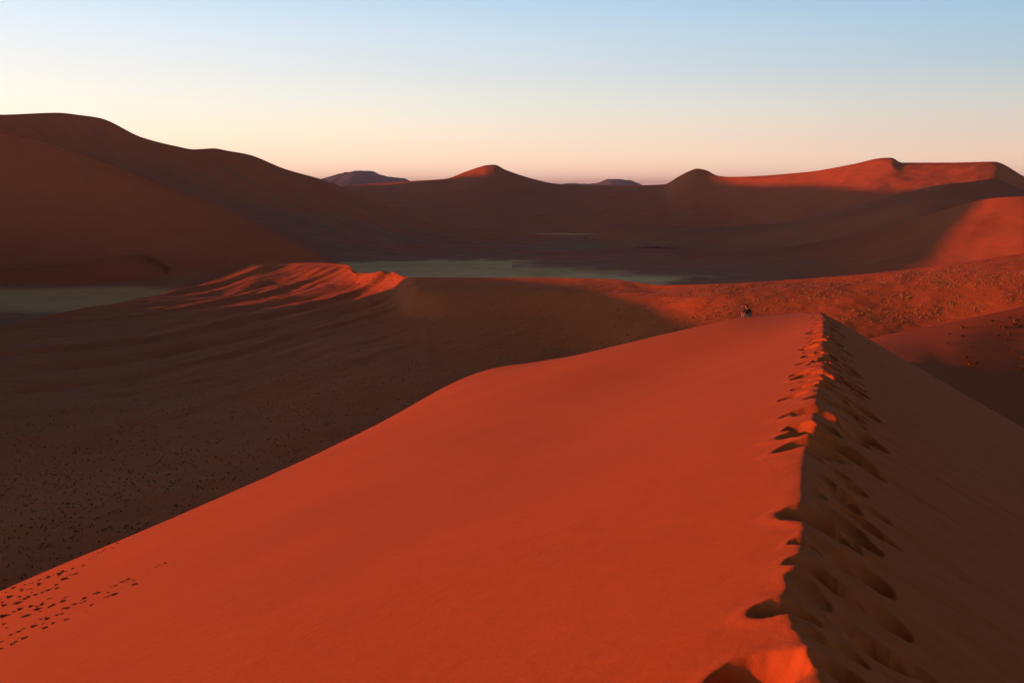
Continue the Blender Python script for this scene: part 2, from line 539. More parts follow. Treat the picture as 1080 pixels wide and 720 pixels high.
# ---- long grassy dune range behind it, running down to the pan
left_far = Loft([
    [(-700, 70, 1900), (-350, 78, 1950), (-120, 104, 2000), (0, 121, 2000), (60, 119, 2030), (85, 121.5, 2040), (105, 124.5, 2060), (150, 145, 2100), (185, 154, 2130), (205, 157.5, 2140), (225, 156.5, 2150), (240, 159, 2160), (262, 163, 2170), (300, 178, 2200), (345, 191, 2260), (380, 205, 2290),
     (430, 224, 2300), (480, 235, 2290), (530, 243, 2280), (600, 249.5, 2230), (680, 256, 2000)],
    [(-700, 150, 1800), (0, 165, 1850), (100, 178, 1880), (200, 197, 1930), (300, 218, 1960), (380, 232, 1990), (430, 242, 2020), (530, 252, 2020), (600, 256, 2000), (680, 260, 1900)],
    [(-700, 250, 1600), (0, 225, 1650), (100, 230, 1660), (200, 238, 1680), (300, 248, 1700), (380, 256, 1720), (430, 260, 1740), (530, 264, 1700), (600, 266, 1680), (680, 270, 1620)],
    [(-700, 295, 1450), (0, 274, 1450), (200, 272, 1480), (340, 270, 1520), (430, 274.5, 1450), (530, 275, 1440), (600, 279, 1380), (680, 287, 1250)],
    [(-700, None, 1350, -106), (0, None, 1350, -104), (340, None, 1400, -104), (430, None, 1380, -103), (530, None, 1360, -103), (600, None, 1310, -103), (680, None, 1190, -103)],
], step=2.0, back=.45, back_len=700, nf=240)
ang = math.radians(-35)
uu = left_far.X * math.cos(ang) + left_far.Y * math.sin(ang); vv = -left_far.X * math.sin(ang) + left_far.Y * math.cos(ang)
left_far.lift(left_far.front * (7.0 * fbm(uu / 330, vv / 75, 4, .55) + 2.5 * fbm(uu / 120, vv / 22, 3)) * sstep(3.0, 2.3, left_far.v)[:, None])
lf_veg = sstep(.15, 1.6, left_far.v)[:, None] * .8 + .6 * fbm(uu / 260, vv / 40, 5, .6)
left_far.build("sand_dune", "tall dune range on the skyline with grassy streaked slopes", np.clip(lf_veg, 0, 1))

# ---- far dunes on the right, crest on the skyline
right_far = Loft([
    [(330, 199, 3600), (400, 193, 3600), (440, 190.5, 3550), (470, 188.5, 3500), (490, 181.5, 3480), (505, 176.3, 3460), (513, 174.2, 3450), (521, 173.6, 3450), (533, 179, 3450), (560, 188, 3480), (585, 193.5, 3500), (620, 195.5, 3450),
     (660, 195.5, 3350), (700, 194.5, 3150), (716, 186, 3050), (728, 180, 3000), (735, 177.8, 2990), (743, 179, 2980), (758, 185.5, 2900), (770, 186.5, 2850), (850, 181.5, 2620), (900, 173, 2500), (932, 166.5, 2440), (940, 166.3, 2425), (951, 171.5, 2410), (1000, 171.5, 2340), (1048, 170.5, 2270), (1080, 186, 2250), (1140, 215, 2200), (1400, 240, 2150)],
    [(330, 215, 3200), (440, 208, 3150), (512, 200, 3180), (585, 208, 3150), (700, 213, 2850), (735, 205, 2800), (800, 206, 2600), (850, 204, 2430), (932, 192, 2280), (1000, 192, 2180), (1035, 190, 2120), (1050, 189, 2110), (1080, 205, 2110), (1140, 225, 2100), (1400, 245, 2050)],
    [(330, 238, 2550), (440, 240, 2480), (585, 244, 2420), (640, 246, 2350), (700, 243, 2400), (760, 243, 2350), (850, 235, 2150), (932, 219, 2050), (1000, 210, 1960), (1050, 215, 1930), (1080, 222, 1930), (1400, 252, 1880)],
    [(330, 246, 2380), (585, 250.5, 2190), (700, 252, 2150), (850, 256, 1980), (932, 245, 1850), (1080, 245, 1750), (1400, 262, 1700)],
], step=1.5, back=.5, back_len=500, nf=200)
right_far.lift(right_far.front * (9.0 * fbm(right_far.X / 260, right_far.Y / 180, 5) + 3.0 * fbm(right_far.X / 60, right_far.Y / 60, 3)))
right_far.build("sand_dune", "distant dune chain with one pointed peak and a long red crest on the skyline", .10 + 0 * right_far.X)

shelf = Loft([
    [(560, 257, 2150), (615, 250, 2150), (650, 241, 2000), (690, 238, 1950), (760, 239, 1850), (830, 234, 1750), (880, 223.5, 1690), (920, 212.5, 1650), (953, 203.5, 1620), (975, 198.5, 1600), (992, 195, 1580), (1020, 192, 1570), (1049, 189, 1560), (1075, 199, 1545), (1100, 206, 1530), (1400, 225, 1500)],
    [(560, 260, 2050), (615, 256, 2050), (690, 247, 1850), (760, 248, 1750), (830, 244, 1640), (920, 228, 1530), (992, 212, 1480), (1080, 214, 1460), (1400, 230, 1400)],
    [(560, 266, 1750), (615, 263, 1760), (690, 262, 1700), (760, 266, 1600), (830, 264, 1500), (920, 250, 1400), (992, 240, 1350), (1080, 240, 1300), (1400, 260, 1250)],
], step=2.0, back=.4, back_len=200, nf=110)
shelf.lift(shelf.front * 4.5 * fbm(shelf.X / 150, shelf.Y / 120, 5))
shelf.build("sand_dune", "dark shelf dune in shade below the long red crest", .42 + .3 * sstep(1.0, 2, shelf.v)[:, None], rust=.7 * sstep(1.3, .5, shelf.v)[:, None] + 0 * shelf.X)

right_near = Loft([
    [(540, 268, 1640), (600, 264, 1610), (680, 261.5, 1600), (760, 265, 1520), (830, 260, 1480), (870, 252.5, 1470), (930, 239, 1440), (980, 226, 1410), (1010, 217, 1390), (1034, 211, 1375), (1051, 208.5, 1350), (1080, 207, 1320), (1300, 196, 1220), (1600, 190, 1150)],
    [(540, 273, 1500), (600, 270, 1480), (680, 270, 1450), (760, 274, 1400), (870, 266, 1370), (980, 245, 1300), (1051, 232, 1260), (1080, 230, 1230), (1300, 215, 1120), (1600, 210, 1060)],
    [(540, 280, 1345), (600, 283.5, 1280), (680, 291, 1185), (760, 294, 1150), (870, 289, 1190), (980, 277, 1160), (1051, 268, 1110), (1080, 265, 1080), (1300, 250, 960), (1600, 240, 900)],
    [(540, None, 1240, -104), (600, None, 1190, -104), (680, None, 1100, -104), (760, None, 1050, -104), (870, None, 1040, -104), (980, None, 1000, -104), (1080, None, 940, -104), (1300, None, 780, -104), (1600, None, 700, -104)],
], step=2.0, back=.4, back_len=250, nf=150)
right_near.lift(right_near.front * (3.2 * fbm(right_near.X / 120, right_near.Y / 90, 4) + .8 * fbm(right_near.X / 30, right_near.Y / 30, 3)))
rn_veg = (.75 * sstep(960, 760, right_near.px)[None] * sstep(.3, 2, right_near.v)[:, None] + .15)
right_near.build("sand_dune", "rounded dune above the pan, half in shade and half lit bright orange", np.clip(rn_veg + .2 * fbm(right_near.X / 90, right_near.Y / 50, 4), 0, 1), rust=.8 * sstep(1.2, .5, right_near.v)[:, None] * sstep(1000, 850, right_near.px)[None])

# ---- unseen dune range added between the sun and the hollow, crest shaped for its shadows; heights are of its shade at x = 0
SHADE = [(-200, -60), (0, -58), (60, -52), (150, -50), (300, -46), (348, -43.5), (388, -43.5), (432, -41.5), (482, -42), (520, -45), (580, -50), (655, -58), (690, -64), (720, -84), (750, -106), (785, -116), (960, -117), (1000, -108), (1043, -72), (1100, -62), (1171, -43), (1280, -3),
         (1397, 41), (1500, 74), (1590, 92), (1700, 94), (1931, 92), (2100, 72), (2228, 69), (2505, 75), (2721, 68), (2871, 76), (3009, 112), (3180, 80), (3330, 40), (3447, 26), (3540, -30), (3800, -40), (4200, -40)]
XOFF = [(-200, -500), (600, -520), (1000, -1000), (1500, -1450), (2000, -1700), (2500, -1950), (3500, -2500), (4200, -2900)]
ys = np.linspace(-200, 4200, 1100)
hs = pchip([a for a, _ in SHADE], [b for _, b in SHADE], ys)
x0 = pchip([a for a, _ in XOFF], [b for _, b in XOFF], ys)
slope_xy = sun_dir[1] / abs(sun_dir[0])                      # the sun's track in plan
crest = np.stack([x0, ys + slope_xy * np.abs(x0), hs + TAN_EL / math.cos(math.atan(slope_xy)) * np.abs(x0)], -1)
wq = np.concatenate([-np.geomspace(700, 3, 40), [0], np.geomspace(3, 420, 40)])
Pw = np.empty((len(wq), len(ys), 3))
for i, w in enumerate(wq):
    Pw[i, :, 0] = crest[:, 0] + w
    Pw[i, :, 1] = crest[:, 1]
    Pw[i, :, 2] = np.maximum(crest[:, 2] - (.5 if w > 0 else .3) * abs(w), -115)
Pw[:, :, 2] += np.minimum(1, np.abs(wq) / 80)[:, None] * 2.5 * fbm(Pw[:, :, 0] / 120, Pw[:, :, 1] / 120, 3)
tag(grid_mesh("sand_dune", Pw, FARSAND, {'veg': .2, 'pan': 0.}), "tall dune range carrying on beyond the big shaded dune", "dune", None, 'structure')


# ---- blue mountains far away
def mountain(prof, Y, depth, label):
    prof = np.array(prof, float)
    px = np.arange(prof[0, 0], prof[-1, 0] + .1, .5)
    z = at(px, pchip(prof[:, 0], prof[:, 1], px), Y)[:, 2]
    x = (px - 540) / F * Y
    z = z + 10 * fbm(x / 90, x * 0 + Y, 4)
    t = np.linspace(-1, 1, 61)
    sh = 1 - np.abs(t) ** 1.1
    X = np.broadcast_to(x[None], (61, len(px)))
    Yg = Y + t[:, None] * depth + 0 * X
    Z = -100 + (z[None] + 100) * sh[:, None]
    Z = Z + (1 - sh[:, None]) * sh[:, None] * 4 * 28 * fbm(X / 260, Yg / 300, 5)
    tag(grid_mesh("mountain", np.stack([X, Yg, Z], -1), ROCK), label, "mountain", None, 'structure')


mountain([(270, 202), (330, 194), (345, 188), (360, 183), (372, 181), (392, 180), (405, 185), (425, 188), (445, 194), (500, 202)], 8200, 1800, "dark blue flat-topped mountain behind the left dune range")
mountain([(560, 202), (590, 195), (600, 192.8), (610, 194), (622, 193.5), (632, 192), (640, 188.5), (655, 189.2), (668, 192), (680, 196), (720, 202)], 9000, 1600, "small blue mountain beside the pointed far dune")


# ------------------------------------------------------------------ front dune
def tps_fit(P):
    n = len(P)
    d = np.hypot(P[:, None, 0] - P[None, :, 0], P[:, None, 1] - P[None, :, 1])
    K = np.where(d > 0, d ** 2 * np.log(np.maximum(d, 1e-9)), 0) + np.eye(n) * .5
    Q = np.concatenate([np.ones((n, 1)), P[:, :2]], 1)
    A = np.block([[K, Q], [Q.T, np.zeros((3, 3))]])
    w = np.linalg.solve(A, np.concatenate([P[:, 2], np.zeros(3)]))

    def ev(X, Y):
        out = w[n] + w[n + 1] * X + w[n + 2] * Y
        for i in range(n):
            d2 = (X - P[i, 0]) ** 2 + (Y - P[i, 1]) ** 2
            out = out + w[i] * .5 * d2 * np.log(np.maximum(d2, 1e-12))
        return out
    return ev


RZ_END = float(ray(862, 328.3)[1]) * 66
RZ = [(-60, 4.9), (-20, .72), (0, -1.36), (10, -2.396), (20, -3.432), (30, -4.44), (45, -5.82), (57, -6.86), (66, RZ_END), (73, RZ_END - 1.05), (100, -15.3), (140, -23.6), (200, -34), (300, -52)]


def ridge_z(Y):
    Y = np.asarray(Y, float)
    return pchip([a for a, _ in RZ], [b for _, b in RZ], Y.reshape(-1)).reshape(Y.shape)


RIDGE = [(880, 880), (876, 800), (868, 720), (852, 682), (838, 656), (825, 636), (830, 614), (842, 588), (847, 555), (845, 520), (848, 482), (855, 452), (860, 428), (864, 405), (868, 386), (868, 366), (869, 348), (865, 336)]
rp = []
for (a, b) in RIDGE:
    rx, rz = ray(a, b)
    Yr = -1.36 / (rz + .1036)
    rp.append((Yr, rx * Yr))
rp = [(-40, -9.5), (-5, -.6), (0.2, .35)] + rp + [(66, float(ray(862, 329)[0]) * 66), (100, 29.6), (140, 42), (200, 61), (300, 90)]
rp = np.array(rp)


def ridge_x(Y):
    return pchip(rp[:, 0], rp[:, 1], Y)


EDGE = [(-300, 760, 55), (-150, 695, 62), (-60, 651, 67), (0, 622, 71), (100, 584, 76), (200, 546, 81), (300, 500, 85), (400, 447, 89), (500, 393.5, 92), (530, 386, 92), (560, 382, 90), (640, 369, 84), (700, 355.5, 79), (750, 344, 74), (790, 333.5, 69), (830, 330, 67.5), (862, 328.5, 66)]
ea = np.array(EDGE, float)
ctrl = [at(a, b, c) for a, b, c in EDGE]
for Y in (-30, -10, 0, 6, 14, 24, 36, 48, 58):
    X = float(ridge_x(np.array([Y]))[0]); z = float(ridge_z(Y))
    ctrl.append((X, Y, z))
    if Y < 50:
        ctrl.append((X - 5, Y, z - 5 * .36)); ctrl.append((X - 14, Y, z - 14 * (.40 - .002 * max(Y, 0))))
    if Y < 30:
        ctrl.append((X - 45, Y, z - 45 * .42)); ctrl.append((X - 110, Y, z - 110 * .40))
for Y in (80, 105, 140, 190):
    X = float(ridge_x(np.array([Y]))[0]); z = float(ridge_z(Y))
    ctrl.append((X, Y, z))
    if Y > 120:
        ctrl.append((X - 14, Y, z - 3)); ctrl.append((X - 30, Y, z - 8)); ctrl.append((X - 80, Y, z - 30))
left_face = tps_fit(np.array([tuple(map(float, c)) for c in ctrl]))


def front_base(X, Y):
    Xr = ridge_x(Y.reshape(-1)).reshape(Y.shape)
    w = X - Xr
    zr0 = ridge_z(Y)
    corr = zr0 - left_face(Xr, Y)
    zl = left_face(X, Y) + corr * np.exp(-np.abs(w) / 4.0)
    # beyond the rounded edge of the lit face the dune falls away
    az = np.where(Y > 1, X / np.maximum(Y, 1), -9)
    pxx = 540 + F * az * (math.cos(PITCH) + .2 * math.sin(PITCH))
    Ye = pchip(ea[:, 0], ea[:, 2], np.clip(pxx, -300, 862).reshape(-1)).reshape(X.shape)
    d = np.where(Y > 1, np.maximum(Y - Ye, 0), 0)
    zl = zl - .42 * (np.sqrt(d * d + 1.0) - 1.0) * sstep(.5, 12, -w)
    zr = zr0 - .56 * w
    k = .014 + .0014 * np.abs(Y)
    s = .5 * (zl + zr) - .5 * np.sqrt((zl - zr) ** 2 + k * k)
    return s, w


def hit_front(px, py, y0=1.6, y1=120.0):
    Y = np.geomspace(y0, y1, 900)
    rx, rz = ray(px, py)
    z, _ = front_base(rx * Y, Y)
    k = np.argmax(z > rz * Y)
    return np.array([rx * Y[k], Y[k], z[k]])


TAILS = []
PITS = []      # (x, y, half width, half length, depth, rotation)


def pit_px(px, py, r, ratio=1.0, deep=.55, rot=0., real=None):
    p = hit_front(px, py)
    a = r * p[1] / F if real is None else real
    side_ = px > 874
    PITS.append((p[0], p[1], a * (1.1 if side_ else 1.25), a * (1.3 if side_ else 1.75) * ratio, (1.15 if side_ else 1.35) * deep * a, rot))
    if px > 874:
        TAILS.append((p[0], p[1], a))


for a in [(800, 712, 52, .7, .6), (830, 642, 36, .5, .5), (862, 549, 36, .9, .5), (850, 572, 16, .8, .4), (854, 598, 26, .7, .4), (862, 456, 36, .7, .55), (856, 469, 32, .6, .55), (876, 442, 38, .6, .5), (856, 431, 26, .8, .4), (874, 424, 20, .8, .4),
          (858, 394, 16, 1.2, .55), (842, 395, 9, 1.0, .35), (858, 374, 9, 2.0, .6), (866, 379, 8, 1.6, .5), (855, 366, 8, 2.0, .6), (862, 359, 7, 2.2, .6), (866, 353, 6, 2.6, .6), (857, 350, 4, 3.0, .6), (868, 385, 10, 1.2, .5),
          (908, 604, 38, .8, .42), (884, 622, 30, .7, .35), (902, 546, 28, .8, .4), (886, 571, 22, .8, .38), (890, 522, 24, .9, .4), (904, 485, 28, 1.1, .45), (880, 497, 18, .8, .35), (908, 458, 26, 1.1, .45), (884, 476, 18, .8, .35),
          (912, 434, 20, 1.4, .42), (892, 421, 16, 1.2, .4), (898, 409, 18, 1.4, .45), (886, 400, 12, 1.3, .45), (893, 391, 14, 1.6, .42), (885, 381, 11, 1.8, .45), (888, 369, 11, 2.2, .45), (880, 360, 9, 2.4, .5), (882, 350, 9, 2.8, .5), (875, 344, 6, 3.2, .5), (872, 338, 5, 4, .5),
          (930, 650, 34, .8, .35), (926, 692, 38, .8, .42), (862, 672, 22, .5, .35), (900, 668, 28, .7, .3), (965, 710, 30, .8, .3), (886, 708, 30, .7, .35)]:
    pit_px(*a)
tt = 3.6
while tt < 64:                          # the trodden band just on the steep side of the crest, prints over prints
    sx = random.uniform(.04, .34 + min(.25, tt / 40)) if random.random() < .8 else random.uniform(-.25, .05)
    X = float(ridge_x(np.array([tt]))[0]) + sx * (1 + tt / 70)
    a = random.uniform(.09, .16 + min(.07, tt / 300))
    PITS.append((X, tt, a, a * random.uniform(1.0, 1.7), random.uniform(.28, .48) * a, random.uniform(-.6, .6)))
    if random.random() < .45 and sx > .1:
        TAILS.append((X, tt, a))
    tt += random.uniform(.24, .60) if tt < 6 else random.uniform(.14, .36)
yy = 15.0
i = 0
while yy < 66:
    i += 1
    sx = (-.22 if i % 2 else .2) + random.uniform(-.12, .12)
    X = float(ridge_x(np.array([yy]))[0]) + sx * (1 + yy / 60)
    a = random.uniform(.16, .24)
    PITS.append((X, yy, a, a * random.uniform(1.1, 1.6), .55 * a, random.uniform(-.4, .4)))
    yy += random.uniform(.5, 1.0)


def front_height(X, Y):
    z, w = front_base(X, Y)
    # slow undulation and fine roughness of the trampled strip
    z = z + .10 * fbm(X / 9, Y / 14, 3) * sstep(1.0, 6, np.abs(w))
    # wind-worn ripples and slide scars
    z = z + .012 * fbm(X / 1.6 + Y / 5, Y / .5, 4, .55) * np.exp(-np.abs(w) / 14)
    near = np.exp(-((w - .25) / (.30 + .010 * np.abs(Y))) ** 2)
    z = z + near * (.022 * fbm(X / .4, Y / .4, 4, .5))
    # avalanche tongues and slanting streaks on the right-hand side
    rgt = sstep(.1, 1.2, w)
    q = X * .35 + Y * .94
    z = z + rgt * (.05 * fbm((q) / .8, w / 5.5, 5, .55) + .02 * fbm(X / .5, Y / .5, 4, .6)) * np.exp(-w / 9)
    for (x, y, a, b, d, rot) in PITS:
        R = 2.1 * max(a, b)
        m = (np.abs(X - x) < R) & (np.abs(Y - y) < R)
        if not m.any():
            continue
        dx, dy = X[m] - x, Y[m] - y
        c, s = math.cos(rot), math.sin(rot)
        u, v = (dx * c + dy * s) / a, (-dx * s + dy * c) / b
        r = np.sqrt(u * u + v * v) * (1 + .20 * perlin(X[m] / a * .9 + x, Y[m] / a * .9 + y) + .06 * perlin(X[m] / a * 3.1, Y[m] / a * 3.1))
        bowl = np.where(r < 1, (1 - r * r), 0) * sstep(1.0, .85, r)
        rim = np.exp(-((r - 1.12) / .22) ** 2)
        z[m] += -d * bowl + .07 * d * rim
    for (x, y, a) in TAILS:             # sand slides running down the steep side from each step
        ln = 7 * a
        m = (np.abs(X - x) < ln + 1) & (np.abs(Y - y) < ln + 1)
        dx, dy = X[m] - x, Y[m] - y
        u, v = dx * .959 - dy * .284, dx * .284 + dy * .959
        v = v + .25 * a * np.sin(u / a * .9 + x * 3)
        z[m] += -(.03 + .10 * math.sin(x * 37) ** 2) * a * np.exp(-(v / (.55 * a)) ** 2) * sstep(0, .8 * a, u) * sstep(ln, 1.5 * a, u)
    return z, w


def build_front():
    Yr = np.concatenate([np.linspace(-60, -2, 30), np.linspace(-1.8, 1.9, 24), np.geomspace(2.0, 66, 980), np.geomspace(66.3, 300, 110)])
    nfin, nout = 190, 95
    fine = np.linspace(-1, 1, 2 * nfin + 1)
    Fw = .75 + .075 * np.clip(Yr, 0, 90)
    out_l = []
    W = 190.0
    X = np.empty((len(Yr), 2 * nfin + 1 + 2 * nout)); Yg = np.repeat(Yr[:, None], X.shape[1], 1)
    xr = ridge_x(Yr)
    for i in range(len(Yr)):
        g = np.geomspace(Fw[i], W, nout + 1)[1:]
        X[i] = xr[i] + np.concatenate([-g[::-1], fine * Fw[i], g])
    Z, w = front_height(X, Yg)
    ob = grid_mesh("sand_dune", np.stack([X, Yg, Z], -1), SAND)
    tag(ob, "bright orange dune in front with a footprint-trodden ridge", "dune", None, 'structure')
    return ob


build_front()


# ------------------------------------------------------------------ grass
def tuft_mesh(name, blades, mat, seed, spread=.5, height=.7, width=.03):
    r = random.Random(seed)
    V, Fa = [], []
    for b in range(blades):
        a = r.uniform(0, 2 * math.pi)
        bx, by = r.gauss(0, .13), r.gauss(0, .13)
        ln = r.uniform(.55, 1.1) * height
        lean = r.uniform(.1, 1.0) * spread
        ca, sa = math.cos(a), math.sin(a)
        w = width * r.uniform(.6, 1.3)
        base = len(V)
        for t, ww in ((-.12, 1.), (.5, .85), (1., .1)):
            ox = lean * t * abs(t)
            zz = ln * t * (1 - .25 * t * lean)
            V.append((bx + ca * ox - sa * w * ww, by + sa * ox + ca * w * ww, zz))
            V.append((bx + ca * ox + sa * w * ww, by + sa * ox - ca * w * ww, zz))
        Fa += [(base, base + 1, base + 3, base + 2), (base + 2, base + 3, base + 5, base + 4)]
    me = bpy.data.meshes.new(name)
    me.from_pydata(V, [], Fa)
    me.materials.append(mat)
    return me


def plant(meshes, pts, label, group, drift=(1, 1, 1)):
    src = None
    for (p, size) in pts:
        me = random.choice(meshes)
        if src is None:
            src = bpy.data.objects.new("grass_tuft", me); ob = src
        else:
            ob = src.copy(); ob.data = me
        COL.objects.link(ob)
        ob.location = tuple(p)
        sx, sy, sz = drift
        ob.scale = (size * sx * random.uniform(.8, 1.2), size * sy * random.uniform(.8, 1.2), size * sz * random.uniform(.75, 1.15))
        ob.rotation_euler = (0, 0, random.uniform(0, 6.28) if sx == sy else random.uniform(-.35, .35))
        tag(ob, label, "grass tuft", group)


def scatter_stuff(name, label, pts, mat, blades=7, seed=3):
    protos = [tuft_mesh("clump", blades, mat, seed + k, spread=.7, height=.6, width=.16) for k in range(5)]
    arr = []
    for me in protos:
        v = np.empty(len(me.vertices) * 3); me.vertices.foreach_get('co', v)
        arr.append(v.reshape(-1, 3))
    f = np.array([tuple(p.vertices) for p in protos[0].polygons])
    V, Fs, n = [], [], 0
    for (p, size) in pts:
        v = arr[rng.integers(5)]
        a = rng.random() * 6.28
        c, s_ = math.cos(a), math.sin(a)
        w = np.stack([v[:, 0] * c - v[:, 1] * s_, v[:, 0] * s_ + v[:, 1] * c, v[:, 2]], 1) * size + np.array(p)
        V.append(w); Fs.append(f + n); n += len(w)
    for me in protos:
        bpy.data.meshes.remove(me)
    me = bpy.data.meshes.new(name)
    me.from_pydata(np.concatenate(V).tolist(), [], np.concatenate(Fs).tolist())
    me.materials.append(mat)
    ob = bpy.data.objects.new(name, me)
    COL.objects.link(ob)
    tag(ob, label, "grass", None, 'stuff')


dark_tufts = [tuft_mesh("green_grass_tuft", 110, DARK_GRASS, 20 + k) for k in range(4)]
side_tufts = [tuft_mesh("bush_tuft", 60, SIDE_GRASS, 60 + k, spread=.6, width=.06) for k in range(3)]
pale_tufts = [tuft_mesh("dry_grass_tuft", 40, PALE_GRASS, 40 + k, spread=.7, width=.07) for k in range(4)]

Z3 = [(15, 612, 40), (80, 585, 45), (155, 548, 45), (290, 482, 55), (425, 428, 55), (335, 455, 20), (365, 415, 30), (400, 405, 35), (320, 365, 40), (400, 330, 50), (310, 308, 30), (270, 350, 40), (240, 380, 50), (185, 418, 50), (260, 395, 25), (200, 355, 40),
      (130, 370, 45), (90, 385, 40), (30, 470, 40), (50, 495, 25), (30, 410, 60), (5, 412, 40), (120, 325, 60), (100, 335, 30), (60, 295, 60), (130, 295, 35), (140, 242, 30), (145, 255, 30), (90, 232, 30), (250, 215, 40), (360, 212, 40), (365, 232, 40), (310, 245, 40), (270, 262, 30),
      (230, 275, 40), (410, 175, 50), (470, 150, 25), (460, 118, 30), (400, 135, 40), (380, 150, 40), (530, 95, 25), (310, 170, 40), (255, 180, 30), (300, 435, 60), (220, 480, 50), (265, 440, 30), (125, 515, 35), (70, 535, 40), (95, 525, 20), (15, 575, 40), (5, 545, 20),
      (430, 370, 50), (480, 345, 40), (515, 340, 20), (540, 310, 40), (595, 285, 20), (580, 350, 30), (410, 370, 30), (20, 330, 30), (10, 300, 25), (180, 290, 30), (200, 245, 30), (40, 262, 25), (160, 215, 25), (210, 200, 25)]
Z4 = [(475, 432, 70), (420, 425, 40), (440, 382, 32), (485, 368, 40), (530, 340, 40), (560, 328, 30), (585, 318, 45), (630, 325, 35), (645, 352, 55), (620, 365, 30), (335, 430, 60), (305, 440, 30), (230, 475, 55), (200, 515, 30), (290, 520, 40), (160, 520, 35), (885, 180, 35), (845, 198, 30), (810, 215, 28), (770, 240, 16), (745, 250, 12), (340, 100, 24), (370, 90, 18), (300, 128, 22), (500, 20, 30), (450, 62, 18)]
spots = [(x / 6, 580 + y / 6, w / 6) for x, y, w in Z3] + [(60 + x / 7.714, 570 + y / 7.714, w / 7.714) for x, y, w in Z4]
big, small = [], []
more = []
for px, py, w in spots:
    for k in range(random.choice((0, 1, 1, 2, 2))):
        d = random.gauss(0, 1) * w * 1.1
        more.append((px + d, py - .38 * d + random.gauss(0, 1.2), w * random.uniform(.35, .8)))
for px, py, w in spots + more:
    if px < -4:
        continue
    p = hit_front(px, py + w * .18, 20, 110)
    p[2] = front_height(np.array([p[0]]), np.array([p[1]]))[0][0] - .02
    size = max(w * .88, 2.3) * p[1] / F
    (big if w > 7.4 else small).append((p, size))
plant(dark_tufts, big, "broad dark green grass tuft on the lit slope below its dark edge", "broad grass tufts on the front dune", (1.5, .7, .62))
plant(dark_tufts, small, "small thin grass tuft scattered on the lit slope below its dark edge", "small grass tufts on the front dune", (1.6, .7, .6))

SIDE = [(440, 190), (487, 165), (485, 197), (428, 227), (515, 238), (497, 280), (505, 297), (520, 306), (537, 300), (525, 290), (598, 140), (632, 162), (620, 193), (655, 210), (665, 188), (665, 128), (690, 142), (685, 155), (702, 160), (714, 120), (678, 255), (705, 320), (711, 285), (640, 165)]
pts = []
for x, y in SIDE:
    p = side.pick(880 + x / 3.6, 300 + y / 3.6)
    p[2] -= .03
    pts.append((p, random.uniform(.45, .8)))
plant(side_tufts, pts, "straw coloured tuft on the deep red flank beside the front ridge", "tufts on the deep red dune flank")

# tufts on the face of the middle dune: the ones in the sun show largest
lit, dim = [], []
sl = slice(mid.nb, None)
XX, YY, ZZ, VV = mid.X[sl], mid.Y[sl], mid.Z[sl], mid.v[sl]


def scatter_mid(n, px0, px1, v0, v1, dens, out, s0, s1):
    k = 0
    while k < n:
        j = int(np.argmin(np.abs(mid.px - rng.uniform(px0, px1))))
        i = int(np.argmin(np.abs(VV - rng.uniform(v0, v1))))
        t, u = rng.random(2)
        i = min(i, len(VV) - 2); j = min(j, len(mid.px) - 2)
        p = np.array([(A[i, j] * (1 - t) + A[i + 1, j] * t) * (1 - u) + (A[i, j + 1] * (1 - t) + A[i + 1, j + 1] * t) * u for A in (XX, YY, ZZ)])
        if rng.random() > dens(p):
            continue
        out.append((p, s0 + (s1 - s0) * rng.random() ** 2)); k += 1


def patchy(sx, sy, a, b):
    return lambda p: float(sstep(a, b, perlin(p[0] / sx + 3.3, p[1] / sy + 1.7) + .5 * perlin(p[0] / 6., p[1] / 6.)))


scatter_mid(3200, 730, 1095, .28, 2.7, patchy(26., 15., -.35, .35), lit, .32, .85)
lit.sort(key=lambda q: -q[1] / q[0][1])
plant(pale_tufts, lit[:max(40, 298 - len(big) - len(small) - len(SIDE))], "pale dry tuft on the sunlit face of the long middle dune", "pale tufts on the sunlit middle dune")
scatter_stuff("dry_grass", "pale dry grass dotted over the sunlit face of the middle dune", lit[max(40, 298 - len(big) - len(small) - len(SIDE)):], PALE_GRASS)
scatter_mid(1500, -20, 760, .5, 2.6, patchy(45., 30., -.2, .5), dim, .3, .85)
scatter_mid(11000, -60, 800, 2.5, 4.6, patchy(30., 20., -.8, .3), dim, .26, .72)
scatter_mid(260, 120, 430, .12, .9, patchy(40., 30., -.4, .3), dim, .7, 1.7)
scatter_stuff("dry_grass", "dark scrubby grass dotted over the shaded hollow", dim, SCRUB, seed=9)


# ------------------------------------------------------------------ the sitting person
def skin_object(name, verts, edges, radii, mat, root=0, levels=2, parent=None):
    me = bpy.data.meshes.new(name)
    me.from_pydata(verts, edges, [])
    ob = bpy.data.objects.new(name, me)
    COL.objects.link(ob)
    ob.modifiers.new("skin", 'SKIN')
    for d, r in zip(me.skin_vertices[0].data, radii):
        d.radius = (r, r) if not isinstance(r, tuple) else r
        d.use_root = False
    me.skin_vertices[0].data[root].use_root = True
    sb = ob.modifiers.new("smooth", 'SUBSURF'); sb.levels = levels; sb.render_levels = levels
    dg = bpy.context.evaluated_depsgraph_get()
    new = bpy.data.meshes.new_from_object(ob.evaluated_get(dg))
    ob.modifiers.clear()
    ob.data = new
    bpy.data.meshes.remove(me)
    new.name = name
    new.materials.clear(); new.materials.append(mat)
    new.polygons.foreach_set('use_smooth', np.ones(len(new.polygons), bool))
    if parent: ob.parent = parent
    return ob


